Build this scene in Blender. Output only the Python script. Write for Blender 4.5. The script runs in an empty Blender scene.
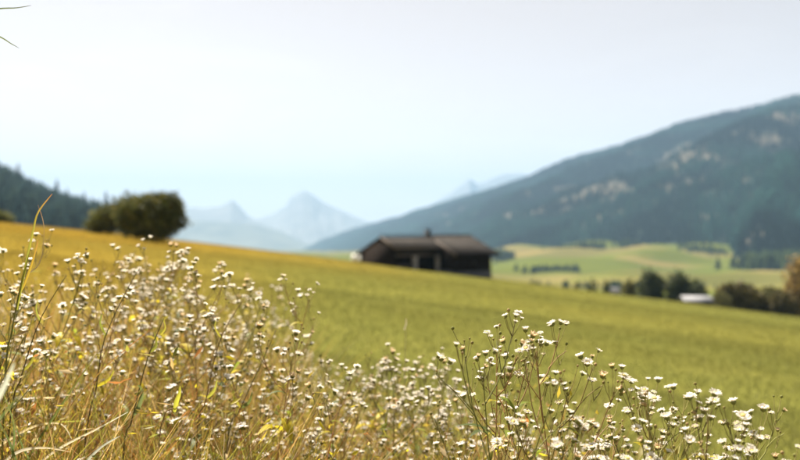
import bpy, math, random
import numpy as np
from mathutils import Vector, Matrix

random.seed(7)
RNG = np.random.default_rng(11)
SC = bpy.context.scene
COL = SC.collection
R = math.radians

# ------------------------------------------------------------------ camera, sky, sun, exposure
CZ = 1.05                       # eye height above the grass at the photographer's feet
LENS = 35.0
F = 800 * LENS / 36.0           # focal length in pixels of an 800 px wide frame
cam = bpy.data.cameras.new('camera')
cam_o = bpy.data.objects.new('camera', cam)
COL.objects.link(cam_o)
cam_o.location = (0, 0, CZ)
cam_o.rotation_euler = (R(90), 0, 0)
cam.lens = LENS
cam.sensor_width = 36.0
cam.clip_start = 0.02
cam.clip_end = 60000
cam.dof.use_dof = True
cam.dof.focus_distance = 1.36
cam.dof.aperture_fstop = 2.8
cam.dof.aperture_blades = 9
SC.camera = cam_o

SUN_DIR = Vector((-0.36, 0.56, 0.92)).normalized()        # towards the sun: ahead of the camera and to the left, high
SUN_EL = math.asin(SUN_DIR.z)
SUN_AZ = math.atan2(SUN_DIR.x, SUN_DIR.y)
world = bpy.data.worlds.new('World')
SC.world = world
world.use_nodes = True
wn = world.node_tree
sky = wn.nodes.new('ShaderNodeTexSky')
sky.sky_type = 'NISHITA'
sky.sun_disc = False
sky.sun_elevation = SUN_EL
sky.sun_rotation = SUN_AZ
sky.altitude = 900
sky.air_density = 1.0
sky.dust_density = 0.8
sky.ozone_density = 1.0
bg = wn.nodes['Background']
bg.inputs['Strength'].default_value = 0.050
veil = wn.nodes.new('ShaderNodeHueSaturation')            # thin high veil: a paler blue than a clear sky
veil.inputs['Saturation'].default_value = 0.12
wn.links.new(sky.outputs['Color'], veil.inputs['Color'])
warm = wn.nodes.new('ShaderNodeVectorMath'); warm.operation = 'MULTIPLY'
warm.inputs[1].default_value = (0.80, 0.725, 0.69)
wn.links.new(veil.outputs['Color'], warm.inputs[0])
# faint torn cirrus
wtc = wn.nodes.new('ShaderNodeTexCoord')
wmp = wn.nodes.new('ShaderNodeMapping'); wmp.inputs['Scale'].default_value = (2.2, 2.2, 9.0); wmp.inputs['Rotation'].default_value = (0.25, 0.2, 0.0)
wno = wn.nodes.new('ShaderNodeTexNoise'); wno.inputs['Scale'].default_value = 2.4; wno.inputs['Detail'].default_value = 9; wno.inputs['Distortion'].default_value = 0.6
wmr = wn.nodes.new('ShaderNodeMapRange'); wmr.inputs['From Min'].default_value = 0.52; wmr.inputs['From Max'].default_value = 0.78
wmr.inputs['To Min'].default_value = 1.0; wmr.inputs['To Max'].default_value = 1.05
wsc = wn.nodes.new('ShaderNodeVectorMath'); wsc.operation = 'SCALE'
wn.links.new(wtc.outputs['Generated'], wmp.inputs['Vector']); wn.links.new(wmp.outputs['Vector'], wno.inputs['Vector'])
wn.links.new(wno.outputs['Fac'], wmr.inputs['Value']); wn.links.new(wmr.outputs['Result'], wsc.inputs['Scale'])
wn.links.new(warm.outputs['Vector'], wsc.inputs[0])
wn.links.new(wsc.outputs['Vector'], bg.inputs['Color'])

sun = bpy.data.lights.new('sun', 'SUN')
sun.energy = 5.0
sun.angle = R(0.53)
sun.color = (1.0, 0.90, 0.75)
sun_o = bpy.data.objects.new('sun', sun)
COL.objects.link(sun_o)
sun_o.rotation_euler = SUN_DIR.to_track_quat('Z', 'Y').to_euler()
sun_o.location = (-40, 40, 60)

SC.view_settings.view_transform = 'Standard'
SC.view_settings.look = 'None'
SC.view_settings.exposure = 1.94
SC.view_settings.gamma = 1.0
SC.view_settings.use_curve_mapping = False
SC.cycles.use_denoising = True
SC.cycles.max_bounces = 8
SC.cycles.volume_bounces = 1
SC.cycles.transparent_max_bounces = 8

HAZE_DENSITY = 1.0e-4
HAZE_COLOR = (0.325, 0.51, 0.755)

# ------------------------------------------------------------------ helpers
def P(u, v, y):
    """the point at depth y that stands at picture column u, row v of the 800 px photograph"""
    return Vector(((u - 400) / F * y, y, CZ + (230 - v) / F * y))

def _hash(ix, iy, s):
    n = (ix.astype(np.int64) * 374761393 + iy.astype(np.int64) * 668265263 + s * 144665) & 0x7fffffff
    n = ((n ^ (n >> 13)) * 1274126177) & 0x7fffffff
    n = n ^ (n >> 16)
    return (n & 0xffff) / 65535.0

def vnoise(x, y, s=0):
    x = np.asarray(x, float); y = np.asarray(y, float)
    ix = np.floor(x); iy = np.floor(y)
    fx = x - ix; fy = y - iy
    fx = fx * fx * (3 - 2 * fx); fy = fy * fy * (3 - 2 * fy)
    a = _hash(ix, iy, s); b = _hash(ix + 1, iy, s); c = _hash(ix, iy + 1, s); d = _hash(ix + 1, iy + 1, s)
    return (a * (1 - fx) + b * fx) * (1 - fy) + (c * (1 - fx) + d * fx) * fy

def fbm(x, y, o=4, s=0):
    t = 0; a = 0.5; n = 0
    for i in range(o):
        t = t + a * vnoise(np.asarray(x) * 2 ** i, np.asarray(y) * 2 ** i, s + i * 17); n += a; a *= 0.5
    return t / n

def sstep(a, b, x):
    t = np.clip((np.asarray(x, float) - a) / (b - a), 0, 1)
    return t * t * (3 - 2 * t)

def tag(o, label=None, cat=None, group=None, kind=None):
    if label: o['label'] = label
    if cat: o['category'] = cat
    if group: o['group'] = group
    if kind: o['kind'] = kind
    return o

def link(name, data, parent=None, loc=None):
    o = bpy.data.objects.new(name, data)
    COL.objects.link(o)
    if parent is not None: o.parent = parent
    if loc is not None: o.location = loc
    return o

def empty(name, loc=(0, 0, 0), rz=0.0):
    o = bpy.data.objects.new(name, None)
    COL.objects.link(o)
    o.location = loc
    o.rotation_euler = (0, 0, rz)
    o.empty_display_size = 0.1
    return o

def mesh_np(name, v, f, mat=None, col=None, smooth=False):
    """mesh out of numpy arrays: v (n,3), f (m,3 or 4)"""
    v = np.ascontiguousarray(v, dtype=np.float32); f = np.ascontiguousarray(f, dtype=np.int32)
    me = bpy.data.meshes.new(name)
    k = f.shape[1]
    me.vertices.add(len(v)); me.vertices.foreach_set('co', v.ravel())
    me.loops.add(f.size); me.loops.foreach_set('vertex_index', f.ravel())
    me.polygons.add(len(f))
    me.polygons.foreach_set('loop_start', np.arange(0, f.size, k, dtype=np.int32))
    try:
        me.polygons.foreach_set('loop_total', np.full(len(f), k, dtype=np.int32))
    except Exception:
        pass
    if smooth:
        me.polygons.foreach_set('use_smooth', np.ones(len(f), dtype=bool))
    me.update(calc_edges=True)
    if col is not None:
        a = me.color_attributes.new('col', 'FLOAT_COLOR', 'POINT')
        c = np.ones((len(v), 4), dtype=np.float32); c[:, :3] = col
        a.data.foreach_set('color', c.ravel())
    if mat: me.materials.append(mat)
    return me

class MB:
    """collects triangles and quads (quads are split)"""
    def __init__(s): s.v = []; s.f = []; s.n = 0; s.c = []
    def add(s, v, f, c=None):
        v = np.asarray(v, float).reshape(-1, 3)
        s.v.append(v)
        for q in f:
            q = [i + s.n for i in q]
            for i in range(1, len(q) - 1): s.f.append((q[0], q[i], q[i + 1]))
        s.n += len(v)
        if c is not None: s.c.append(np.tile(np.asarray(c, float), (len(v), 1)))
    def addm(s, v, f, c=None):
        s.v.append(v); s.f.extend((np.asarray(f) + s.n).tolist()); s.n += len(v)
        if c is not None: s.c.append(np.tile(np.asarray(c, float), (len(v), 1)))
    def box(s, x0, x1, y0, y1, z0, z1):
        v = [(x, y, z) for z in (z0, z1) for y in (y0, y1) for x in (x0, x1)]
        s.add(v, [(0, 2, 3, 1), (4, 5, 7, 6), (0, 1, 5, 4), (2, 6, 7, 3), (0, 4, 6, 2), (1, 3, 7, 5)])
    def slab(s, quad, t):
        """a quad made t thick straight down"""
        q = [np.array(p, float) for p in quad]
        v = q + [p - np.array((0, 0, t)) for p in q]
        s.add(v, [(0, 1, 2, 3), (7, 6, 5, 4), (0, 4, 5, 1), (1, 5, 6, 2), (2, 6, 7, 3), (3, 7, 4, 0)])
    def tube(s, pts, radii, n=4, c=None, cap=True):
        pts = np.asarray(pts, float); m = len(pts)
        d = np.gradient(pts, axis=0)
        d /= np.linalg.norm(d, axis=1)[:, None] + 1e-9
        ref = np.array((0.31, 0.95, 0.05))
        a = np.cross(d, ref); a /= np.linalg.norm(a, axis=1)[:, None] + 1e-9
        b = np.cross(d, a)
        th = np.arange(n) / n * 2 * math.pi
        rr = np.broadcast_to(np.asarray(radii, float), (m,))
        ring = pts[:, None, :] + rr[:, None, None] * (np.cos(th)[None, :, None] * a[:, None, :] + np.sin(th)[None, :, None] * b[:, None, :])
        f = []
        for i in range(m - 1):
            for j in range(n):
                k = (j + 1) % n
                f.append((i * n + j, i * n + k, (i + 1) * n + k, (i + 1) * n + j))
        if cap: f.append(tuple(range((m - 1) * n, m * n)))
        s.add(ring.reshape(-1, 3), f, c)
    def mesh(s, name, mat, smooth=False):
        v = np.concatenate(s.v); f = np.array(s.f)
        col = np.concatenate(s.c) if s.c else None
        return mesh_np(name, v, f, mat, col, smooth)
    def build(s, name, mat, parent=None, smooth=False, loc=None):
        return link(name, s.mesh(name, mat, smooth), parent, loc)

# ------------------------------------------------------------------ materials
def nodes(name):
    m = bpy.data.materials.new(name); m.use_nodes = True
    nt = m.node_tree
    return m, nt, nt.nodes['Principled BSDF']

def noise_mat(name, c1, c2, scale, rough=0.8, bump=0.0, detail=6, spec=0.3, stretch=None):
    m, nt, p = nodes(name)
    tc = nt.nodes.new('ShaderNodeTexCoord')
    n = nt.nodes.new('ShaderNodeTexNoise'); n.inputs['Scale'].default_value = scale; n.inputs['Detail'].default_value = detail
    src = tc.outputs['Object']
    if stretch:
        mp = nt.nodes.new('ShaderNodeMapping'); mp.inputs['Scale'].default_value = stretch
        nt.links.new(src, mp.inputs['Vector']); src = mp.outputs['Vector']
    nt.links.new(src, n.inputs['Vector'])
    r = nt.nodes.new('ShaderNodeValToRGB')
    r.color_ramp.elements[0].position = 0.32; r.color_ramp.elements[1].position = 0.68
    r.color_ramp.elements[0].color = (*c1, 1); r.color_ramp.elements[1].color = (*c2, 1)
    nt.links.new(n.outputs['Fac'], r.inputs['Fac'])
    nt.links.new(r.outputs['Color'], p.inputs['Base Color'])
    p.inputs['Roughness'].default_value = rough
    p.inputs['Specular IOR Level'].default_value = spec
    if bump:
        b = nt.nodes.new('ShaderNodeBump'); b.inputs['Strength'].default_value = bump; b.inputs['Distance'].default_value = 0.05
        nt.links.new(n.outputs['Fac'], b.inputs['Height']); nt.links.new(b.outputs['Normal'], p.inputs['Normal'])
    return m

def col_mat(name, rough=0.85, trans=0.0, scale=None, amt=0.35, tint=(1, 1, 1), objrand=0.0, spec=0.2):
    """colour from the mesh attribute 'col', broken up by noise; trans = share of light let through (leaves)"""
    m, nt, p = nodes(name)
    at = nt.nodes.new('ShaderNodeVertexColor'); at.layer_name = 'col'
    c = at.outputs['Color']
    def mul(c, val_socket, lo, hi):
        mr = nt.nodes.new('ShaderNodeMapRange')
        mr.inputs['To Min'].default_value = lo; mr.inputs['To Max'].default_value = hi
        nt.links.new(val_socket, mr.inputs['Value'])
        x = nt.nodes.new('ShaderNodeVectorMath'); x.operation = 'SCALE'
        nt.links.new(c, x.inputs[0]); nt.links.new(mr.outputs['Result'], x.inputs['Scale'])
        return x.outputs['Vector']
    if scale:
        tc = nt.nodes.new('ShaderNodeTexCoord')
        n = nt.nodes.new('ShaderNodeTexNoise'); n.inputs['Scale'].default_value = scale; n.inputs['Detail'].default_value = 7
        nt.links.new(tc.outputs['Object'], n.inputs['Vector'])
        c = mul(c, n.outputs['Fac'], 1 - amt, 1 + amt)
    if objrand:
        oi = nt.nodes.new('ShaderNodeObjectInfo')
        c = mul(c, oi.outputs['Random'], 1 - objrand, 1 + objrand)
    p.inputs['Roughness'].default_value = rough
    p.inputs['Specular IOR Level'].default_value = spec
    nt.links.new(c, p.inputs['Base Color'])
    if trans:
        t = nt.nodes.new('ShaderNodeBsdfTranslucent')
        nt.links.new(c, t.inputs['Color'])
        mx = nt.nodes.new('ShaderNodeMixShader'); mx.inputs['Fac'].default_value = trans
        out = nt.nodes['Material Output']
        nt.links.new(p.outputs['BSDF'], mx.inputs[1]); nt.links.new(t.outputs['BSDF'], mx.inputs[2])
        nt.links.new(mx.outputs['Shader'], out.inputs['Surface'])
    return m

M = {}
M['terrain'] = col_mat('terrain', 0.95, scale=0.006, amt=0.25, spec=0.0)
M['meadow'] = col_mat('meadow_soil', 0.95, scale=0.9, amt=0.10, spec=0.0)
M['grass'] = col_mat('grass', 0.6, trans=0.45)
M['veg'] = col_mat('vegetation', 0.6, trans=0.45)
M['conifer'] = col_mat('conifer', 0.9, trans=0.0, spec=0.0)
M['crown'] = col_mat('leaf_crown', 0.7, trans=0.3)
M['rock'] = noise_mat('rock', (0.11, 0.11, 0.11), (0.17, 0.165, 0.16), 0.004, 0.95)
M['bark'] = noise_mat('bark', (0.05, 0.035, 0.025), (0.11, 0.085, 0.06), 6, 0.95)
M['timber'] = noise_mat('dark_timber', (0.006, 0.0043, 0.0037), (0.017, 0.012, 0.0095), 3.0, 0.9, 0.2, spec=0.03, stretch=(6, 6, 0.6))
M['roof'] = noise_mat('roof_shingle', (0.0125, 0.0105, 0.0095), (0.024, 0.0205, 0.0185), 1.5, 0.9, 0.3, spec=0.12)
M['board'] = noise_mat('weathered_board', (0.075, 0.062, 0.055), (0.13, 0.11, 0.10), 4, 0.9, spec=0.1)
M['plaster'] = noise_mat('plaster', (0.20, 0.18, 0.155), (0.32, 0.29, 0.255), 1.2, 0.9, spec=0.1)
M['stone'] = noise_mat('stone', (0.05, 0.05, 0.053), (0.12, 0.12, 0.125), 3, 0.9, 0.4, spec=0.1)
M['white'] = noise_mat('white_wrap', (0.70, 0.70, 0.68), (0.82, 0.82, 0.80), 2, 0.4)
M['metal'] = noise_mat('pale_metal', (0.15, 0.155, 0.17), (0.23, 0.235, 0.25), 0.8, 0.8, spec=0.15)
M['glass'] = noise_mat('window_glass', (0.02, 0.025, 0.03), (0.04, 0.045, 0.05), 1, 0.15, spec=0.5)
M['redroof'] = noise_mat('red_roof', (0.16, 0.06, 0.04), (0.26, 0.11, 0.07), 1, 0.85)
M['stem'] = col_mat('stem', 0.6, trans=0.0, objrand=0.3)
M['leaf'] = col_mat('leaf', 0.5, trans=0.55, objrand=0.3)
M['petal'] = col_mat('petal', 0.7, trans=0.62)
M['cup'] = col_mat('cup', 0.7, trans=0.1)

# ------------------------------------------------------------------ ground: the meadow and the valley
YC = 92.0
def G(x, y):
    """height of the meadow: a hillside that falls to the right and over a crest ahead"""
    x = np.asarray(x, float); y = np.asarray(y, float)
    z = -0.125 * x - 0.0365 * y
    z = z + 0.09 * (fbm(x / 23 + 5, y / 23 + 3, 2, 3) - 0.5) * sstep(6, 40, y)
    z = z + 0.05 * (fbm(x / 2.3, y / 2.3, 2, 5) - 0.5)
    # the left end of the crest lies flatter, the far right bends down a little
    z = z - 0.0006 * np.clip(-x - 15, 0, 60) ** 2 * sstep(20, 90, y)
    d = np.clip(y - YC, 0, None)
    dd = np.minimum(d, 130)
    z = z - 0.0013 * dd ** 2 - 0.34 * np.clip(d - 130, 0, None)
    return z

def meadow_col(x, y):
    """mown green, drier and more golden towards the left and along the crest"""
    x = np.asarray(x, float); y = np.asarray(y, float)
    n = fbm(x / 13 + 2, y / 13 + 7, 3, 21)
    n2 = fbm(x / 0.8, y / 0.8, 3, 31)
    gold = np.clip(sstep(-0.05, -0.42, x / np.maximum(y, 2)) * 0.75 + 0.55 * sstep(28, 62, y) * sstep(0.10, -0.12, x / np.maximum(y, 2)) + (n - 0.5) * 0.35, 0, 1)
    g1 = np.array((0.108, 0.110, 0.026)); g2 = np.array((0.185, 0.125, 0.018))
    c = g1[None] * (1 - gold[..., None]) + g2[None] * gold[..., None]
    dry = sstep(0.55, 0.75, n2)[..., None] * 0.06
    c = c * (1 - dry) + np.array((0.20, 0.16, 0.045))[None] * dry
    return c * (0.96 + 0.08 * n2)[..., None]

def axis(lo, hi, fine_lo, fine_hi, step, grow):
    a = list(np.arange(fine_lo, fine_hi, step))
    s = step; q = fine_hi
    while q < hi: a.append(q); s *= grow; q += s
    a.append(hi)
    s = step; q = fine_lo - s
    while q > lo: a.insert(0, q); s *= grow; q -= s
    a.insert(0, lo)
    return np.array(a)

def grid_faces(nx, ny):
    i = np.arange(nx - 1)[None, :] + nx * np.arange(ny - 1)[:, None]
    i = i.ravel()
    return np.stack([i, i + 1, i + 1 + nx, i + nx], 1)

ax = axis(-300, 300, -8, 8, 0.25, 1.06); ay = axis(-60, 330, -1, 10, 0.25, 1.045)
X, Y = np.meshgrid(ax, ay)
Z = G(X, Y)
mv = np.stack([X, Y, Z], -1).reshape(-1, 3)
o = link('meadow', mesh_np('meadow', mv, grid_faces(len(ax), len(ay)), M['meadow'], meadow_col(mv[:, 0], mv[:, 1]), True))
tag(o, 'green and golden mown hillside meadow sloping down to the right', kind='structure')

# foot of the mountain on the far side of the valley, nearest first (x, y, z)
BASE = np.array([(1500, 300, -40), (900, 700, -47), (585, 1060, -55), (556, 1150, -57), (560, 1300, -40), (640, 1500, -26), (560, 1750, -33), (430, 1900, -40), (330, 2050, -46),
                 (190, 2600, -75), (60, 3300, -100), (-120, 4200, -125), (-430, 5600, -160), (-700, 6800, -185), (-1000, 8200, -215)], float)
RIDGE_UVY = [(1500, -30, 1500), (1100, 20, 2300), (900, 68, 2800), (800, 97, 3200), (740, 112, 3450), (700, 122, 3600), (650, 138, 3800), (600, 152, 4100), (570, 160, 4300), (540, 173, 4500), (500, 185, 4900), (450, 199, 5400), (400, 214, 6000), (350, 227, 6900), (320, 238, 7600), (295, 252, 8300)]
RIDGE = np.array([P(u, v + float(np.interp(u, [300, 520, 640], [4, 3.5, 0])), y) for u, v, y in RIDGE_UVY])

def resample(pl, n):
    pl = np.asarray(pl, float)
    s = np.r_[0, np.cumsum(np.linalg.norm(np.diff(pl, axis=0), axis=1))]
    t = np.linspace(0, s[-1], n)
    return np.stack([np.interp(t, s, pl[:, i]) for i in range(3)], 1)

BASE_R = resample(BASE, 300)
def Vz(x, y):
    """height of the valley floor, lifted into pastures under the mountain"""
    x = np.asarray(x, float); y = np.asarray(y, float)
    z = -30 - 0.022 * y
    sh = x.shape
    xf, yf = x.ravel(), y.ravel()
    d = np.full(xf.shape, 1e9); zb = np.zeros_like(xf)
    for b in BASE_R[::3]:
        q = np.hypot(xf - b[0], yf - b[1]); k = q < d
        d[k] = q[k]; zb[k] = b[2]
    d = d.reshape(sh); zb = zb.reshape(sh)
    w = sstep(750, 0, d)
    z = z * (1 - w) + zb * w
    z = z + (fbm(x / 150, y / 150, 3, 41) - 0.5) * 42 * sstep(380, 900, y) * sstep(9000, 4000, y)
    return z

def valley_col(x, y):
    n = fbm(x / 160 + 3, y / 160, 3, 51)
    strips = vnoise((x * 0.25 + y) / 75, (x - 0.25 * y) / 420, 61)
    g = np.array((0.090, 0.106, 0.020)); t = np.array((0.185, 0.140, 0.055)); dk = np.array((0.050, 0.064, 0.016))
    a = np.clip(sstep(0.50, 0.68, strips) * 0.75 + sstep(560, 620, y) * sstep(900, 820, y) * 0.45, 0, 1)[..., None]; b = sstep(0.52, 0.70, n)[..., None] * 0.8
    c = g * (1 - a) + t * a
    c = c * (1 - b * 0.6) + dk * b * 0.6
    return c * 0.84

ax = axis(-15000, 15000, -500, 1500, 25, 1.10); ay = axis(-2500, 13400, 200, 2600, 22, 1.06)
X, Y = np.meshgrid(ax, ay)
Z = Vz(X, Y)
Z = np.where(Y < 330, np.minimum(Z, -42), Z)
vv = np.stack([X, Y, Z], -1).reshape(-1, 3)
o = link('valley_floor', mesh_np('valley_floor', vv, grid_faces(len(ax), len(ay)), M['terrain'], valley_col(vv[:, 0], vv[:, 1]), True))
tag(o, 'pale green pastures on the valley floor', kind='structure')

# ------------------------------------------------------------------ mountains
def loft(ridge, base, nt, nk, amp, seed, prof=1.0, spur=7.0):
    r = resample(ridge, nt); b = resample(base, nt)
    k = np.linspace(0, 1, nk)
    kk = k ** prof
    xy = b[:, None, :2] * (1 - k)[None, :, None] + r[:, None, :2] * k[None, :, None]
    z = b[:, None, 2] * (1 - kk)[None] + r[:, None, 2] * kk[None]
    tt = np.linspace(0, 1, nt)[:, None] * np.ones(nk)[None]
    kq = k[None] * np.ones(nt)[:, None]
    hgt = (r[:, 2] - b[:, 2])[:, None]
    sp = np.abs(2 * fbm(tt * spur + kq * 0.8, kq * 1.3 + 3, 3, seed) - 1)
    bump = (fbm(tt * spur * 3, kq * 5, 4, seed + 7) - 0.5)
    env = np.sin(np.pi * np.clip(kq, 0, 1)) ** 0.7
    z = z + env * hgt * amp * ((0.35 - sp) * 1.4 + bump * 0.7)
    # the crest line itself is uneven
    z = z + hgt * 0.020 * (fbm(tt * spur * 9, kq * 0 + 1, 4, seed + 13) - 0.5) * sstep(0.7, 1, kq)
    return np.concatenate([xy, z[..., None]], -1), tt, kq

def back_slope(grid, dist, drop):
    """rows behind the crest, so that the mountain is closed and not a sheet"""
    top = grid[:, -1]; d = grid[:, -1, :2] - grid[:, 0, :2]
    d = d / (np.linalg.norm(d, axis=1)[:, None] + 1e-6)
    rows = []
    for q in (0.33, 0.66, 1.0):
        p = top.copy(); p[:, :2] += d * dist * q; p[:, 2] -= drop * q
        rows.append(p)
    return np.concatenate([grid, np.stack(rows, 1)], 1)

NT, NK = 300, 110
BASE_L = BASE.copy(); BASE_L[:, 2] -= 6
grid, tt, kq = loft(RIDGE, BASE_L, NT, NK, 0.26, 71, 1.05, 9)
def clear_mask(tt, kq):
    """where the wood is cut or broken by rock and pasture"""
    a = 0.78 * fbm(tt * 80 + kq * 16, kq * 22 - tt * 18, 4, 81) + 0.22 * fbm(tt * 16 + 3, kq * 6, 2, 83)
    return sstep(0.53 - 0.05 * kq, 0.69 - 0.06 * kq, a)
full = back_slope(grid, 900, 700)
tq = np.concatenate([tt, tt[:, -1:].repeat(3, 1)], 1); kq2 = np.concatenate([kq, np.ones((NT, 3))], 1)
cm = clear_mask(tq, kq2)[..., None]
mc = np.array((0.016, 0.024, 0.020)) * (1 - cm) + np.array((0.075, 0.068, 0.054)) * cm
o = link('mountain', mesh_np('mountain', full.reshape(-1, 3), grid_faces(full.shape[1], NT), M['terrain'], mc.reshape(-1, 3), True))
tag(o, 'long wooded mountainside rising to the right of the valley', kind='structure')

M['far_wood'] = noise_mat('far_wood', (0.03, 0.036, 0.026), (0.10, 0.10, 0.075), 0.003, 0.95)
def far_peak(name, label, pts, y, depth, floor, seed, amp=0.10, mat='rock'):
    ridge = np.array([P(u, v, y + 0) for u, v in pts])
    base = ridge.copy()
    base[:, 1] -= depth; base[:, 0] *= (y - depth) / y; base[:, 2] = floor
    g, a, b = loft(ridge, base, 140, 40, amp, seed, 1.2, 6)
    g = back_slope(g, 900, 500)
    o = link(name, mesh_np(name, g.reshape(-1, 3), grid_faces(g.shape[1], 140), M[mat], None, True))
    tag(o, label, kind='structure')

far_peak('mountain_peak', 'pale pointed peak far up the valley', [(225, 232), (250, 222), (264, 217), (275, 213), (287, 205), (291, 197), (303, 190), (312, 194), (322, 202), (340, 210), (360, 219), (395, 232)], 11500, 2400, -330, 91)
far_peak('mountain_peak', 'pale small pointed summit left of the big peak', [(60, 206), (120, 206), (180, 207), (205, 208), (222, 206), (233, 200), (239, 206), (248, 216), (262, 222), (285, 234)], 10400, 1800, -290, 95)
far_peak('mountain_ridge', 'hazy blue spur descending below the far summits', [(80, 212), (140, 216), (180, 220), (220, 222), (255, 224), (280, 231), (300, 241), (330, 254)], 9000, 1300, -240, 99, 0.07, 'far_wood')
far_peak('mountain_peak', 'faint twin tips behind the long wooded mountainside', [(430, 205), (452, 192), (463, 184), (470, 178.5), (477, 184), (486, 182), (495, 177), (505, 173.5), (520, 173), (538, 178), (570, 192)], 12200, 1500, -200, 103)

# the wooded hill behind the left end of the meadow
HR = np.array([P(u, v, y) for u, v, y in [(-420, 130, 760), (-250, 142, 820), (-120, 156, 880), (-40, 170, 930), (0, 180, 960), (30, 196, 980), (60, 210, 1000), (95, 217, 1020), (125, 222, 1040), (150, 245, 1050), (175, 290, 1060)]])
HB = np.array([P(u, v, y) for u, v, y in [(-420, 280, 330), (-250, 268, 380), (-120, 262, 420), (-40, 258, 450), (0, 256, 470), (30, 256, 490), (60, 256, 510), (95, 256, 520), (125, 262, 540), (150, 285, 560), (175, 310, 600)]])
hgrid, ht, hk = loft(HR, HB, 120, 50, 0.06, 111, 0.9, 5)
full = back_slope(hgrid, 300, 120)
hc = np.tile(np.array((0.03, 0.036, 0.02)), (full.shape[0] * full.shape[1], 1))
o = link('hill', mesh_np('hill', full.reshape(-1, 3), grid_faces(full.shape[1], 120), M['terrain'], hc, True))
tag(o, 'low wooded hill behind the left end of the meadow', kind='structure')

# ------------------------------------------------------------------ woods
def sample_grid(g, t, k):
    nt, nk = g.shape[:2]
    a = np.clip(t, 0, 0.9999) * (nt - 1); b = np.clip(k, 0, 0.9999) * (nk - 1)
    i = a.astype(int); j = b.astype(int); fa = (a - i)[:, None]; fb = (b - j)[:, None]
    return (g[i, j] * (1 - fa) + g[i + 1, j] * fa) * (1 - fb) + (g[i, j + 1] * (1 - fa) + g[i + 1, j + 1] * fa) * fb

def conifers(p, h, w, tiers, sides, rng, c1, c2):
    """many conifers as one numpy mesh: stacked skirts"""
    n = len(p)
    th0 = rng.random(n) * 6.28
    V = []; Fc = []; per = tiers * (sides + 1)
    th = np.arange(sides) / sides * 2 * math.pi
    vs = np.zeros((n, per, 3))
    for q in range(tiers):
        z0 = 0.06 + 0.86 * q / tiers
        z1 = min(1.0, z0 + 1.25 / tiers + 0.08) if q < tiers - 1 else 1.0
        r = (1 - z0) ** 0.85 * 0.5
        ang = th0[:, None] + th[None] + q * 0.5
        rj = r * w[:, None] * (0.8 + 0.4 * rng.random((n, sides)))
        o = q * (sides + 1)
        vs[:, o:o + sides, 0] = p[:, 0:1] + np.cos(ang) * rj
        vs[:, o:o + sides, 1] = p[:, 1:2] + np.sin(ang) * rj
        vs[:, o:o + sides, 2] = p[:, 2:3] + (z0 + (rng.random((n, sides)) - 0.5) * 0.05) * h[:, None]
        vs[:, o + sides, 0] = p[:, 0]; vs[:, o + sides, 1] = p[:, 1]; vs[:, o + sides, 2] = p[:, 2] + z1 * h
        for j in range(sides):
            Fc.append((o + j, o + (j + 1) % sides, o + sides))
    f = (np.array(Fc)[None] + (np.arange(n) * per)[:, None, None]).reshape(-1, 3)
    m = rng.random(n)[:, None]
    c = (np.array(c1)[None] * (1 - m) + np.array(c2)[None] * m) * (0.7 + 0.6 * rng.random((n, 1)))
    return vs.reshape(-1, 3), f, np.repeat(c, per, 0)

rng = np.random.default_rng(5)
N = 120000
t = rng.random(N) ** 1.0; k = rng.random(N) * 1.0
p = sample_grid(grid, t, k)
cmk = clear_mask(t, k)
keep = (rng.random(N) > cmk * 0.85) & ((p[:, 1] < 6500) | (rng.random(N) < 0.4))
# only what the frame and a little beside it can show
uu = 400 + F * p[:, 0] / p[:, 1]
keep &= (uu > 200) & (uu < 1000)
p = p[keep]; k = k[keep]
d = np.linalg.norm(p[:, :2], axis=1)
h = (17 + 15 * rng.random(len(p))) * (1 - 0.25 * k)
w = h * (0.36 + 0.16 * rng.random(len(p))) * np.clip(d / 2600, 1, 2.0)
p[:, 2] -= 1
v, f, c = conifers(p, h, w, 2, 5, rng, (0.002, 0.009, 0.009), (0.006, 0.017, 0.013))
stand = fbm(t[keep] * 40, k * 14 + t[keep] * 9, 3, 88)
c = c * np.repeat(0.30 + 1.5 * sstep(0.35, 0.75, stand) , 12)[:, None]
o = link('forest', mesh_np('forest', v, f, M['conifer'], c))
tag(o, 'dark conifer forest covering the long mountainside', 'forest', kind='stuff')

N = 4200
t = rng.random(N); k = rng.random(N) ** 0.7
p = sample_grid(hgrid, t, k)
uu = 400 + F * p[:, 0] / p[:, 1]
p = p[(uu > -260) & (uu < 145)]
h = 15 + 13 * rng.random(len(p)); w = h * (0.34 + 0.14 * rng.random(len(p)))
p[:, 2] -= 1
v, f, c = conifers(p, h, w, 4, 7, rng, (0.009, 0.020, 0.020), (0.020, 0.034, 0.027))
o = link('forest', mesh_np('forest', v, f, M['conifer'], c))
tag(o, 'blue green conifer wood on the low hill behind the meadow', 'forest', kind='stuff')

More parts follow.
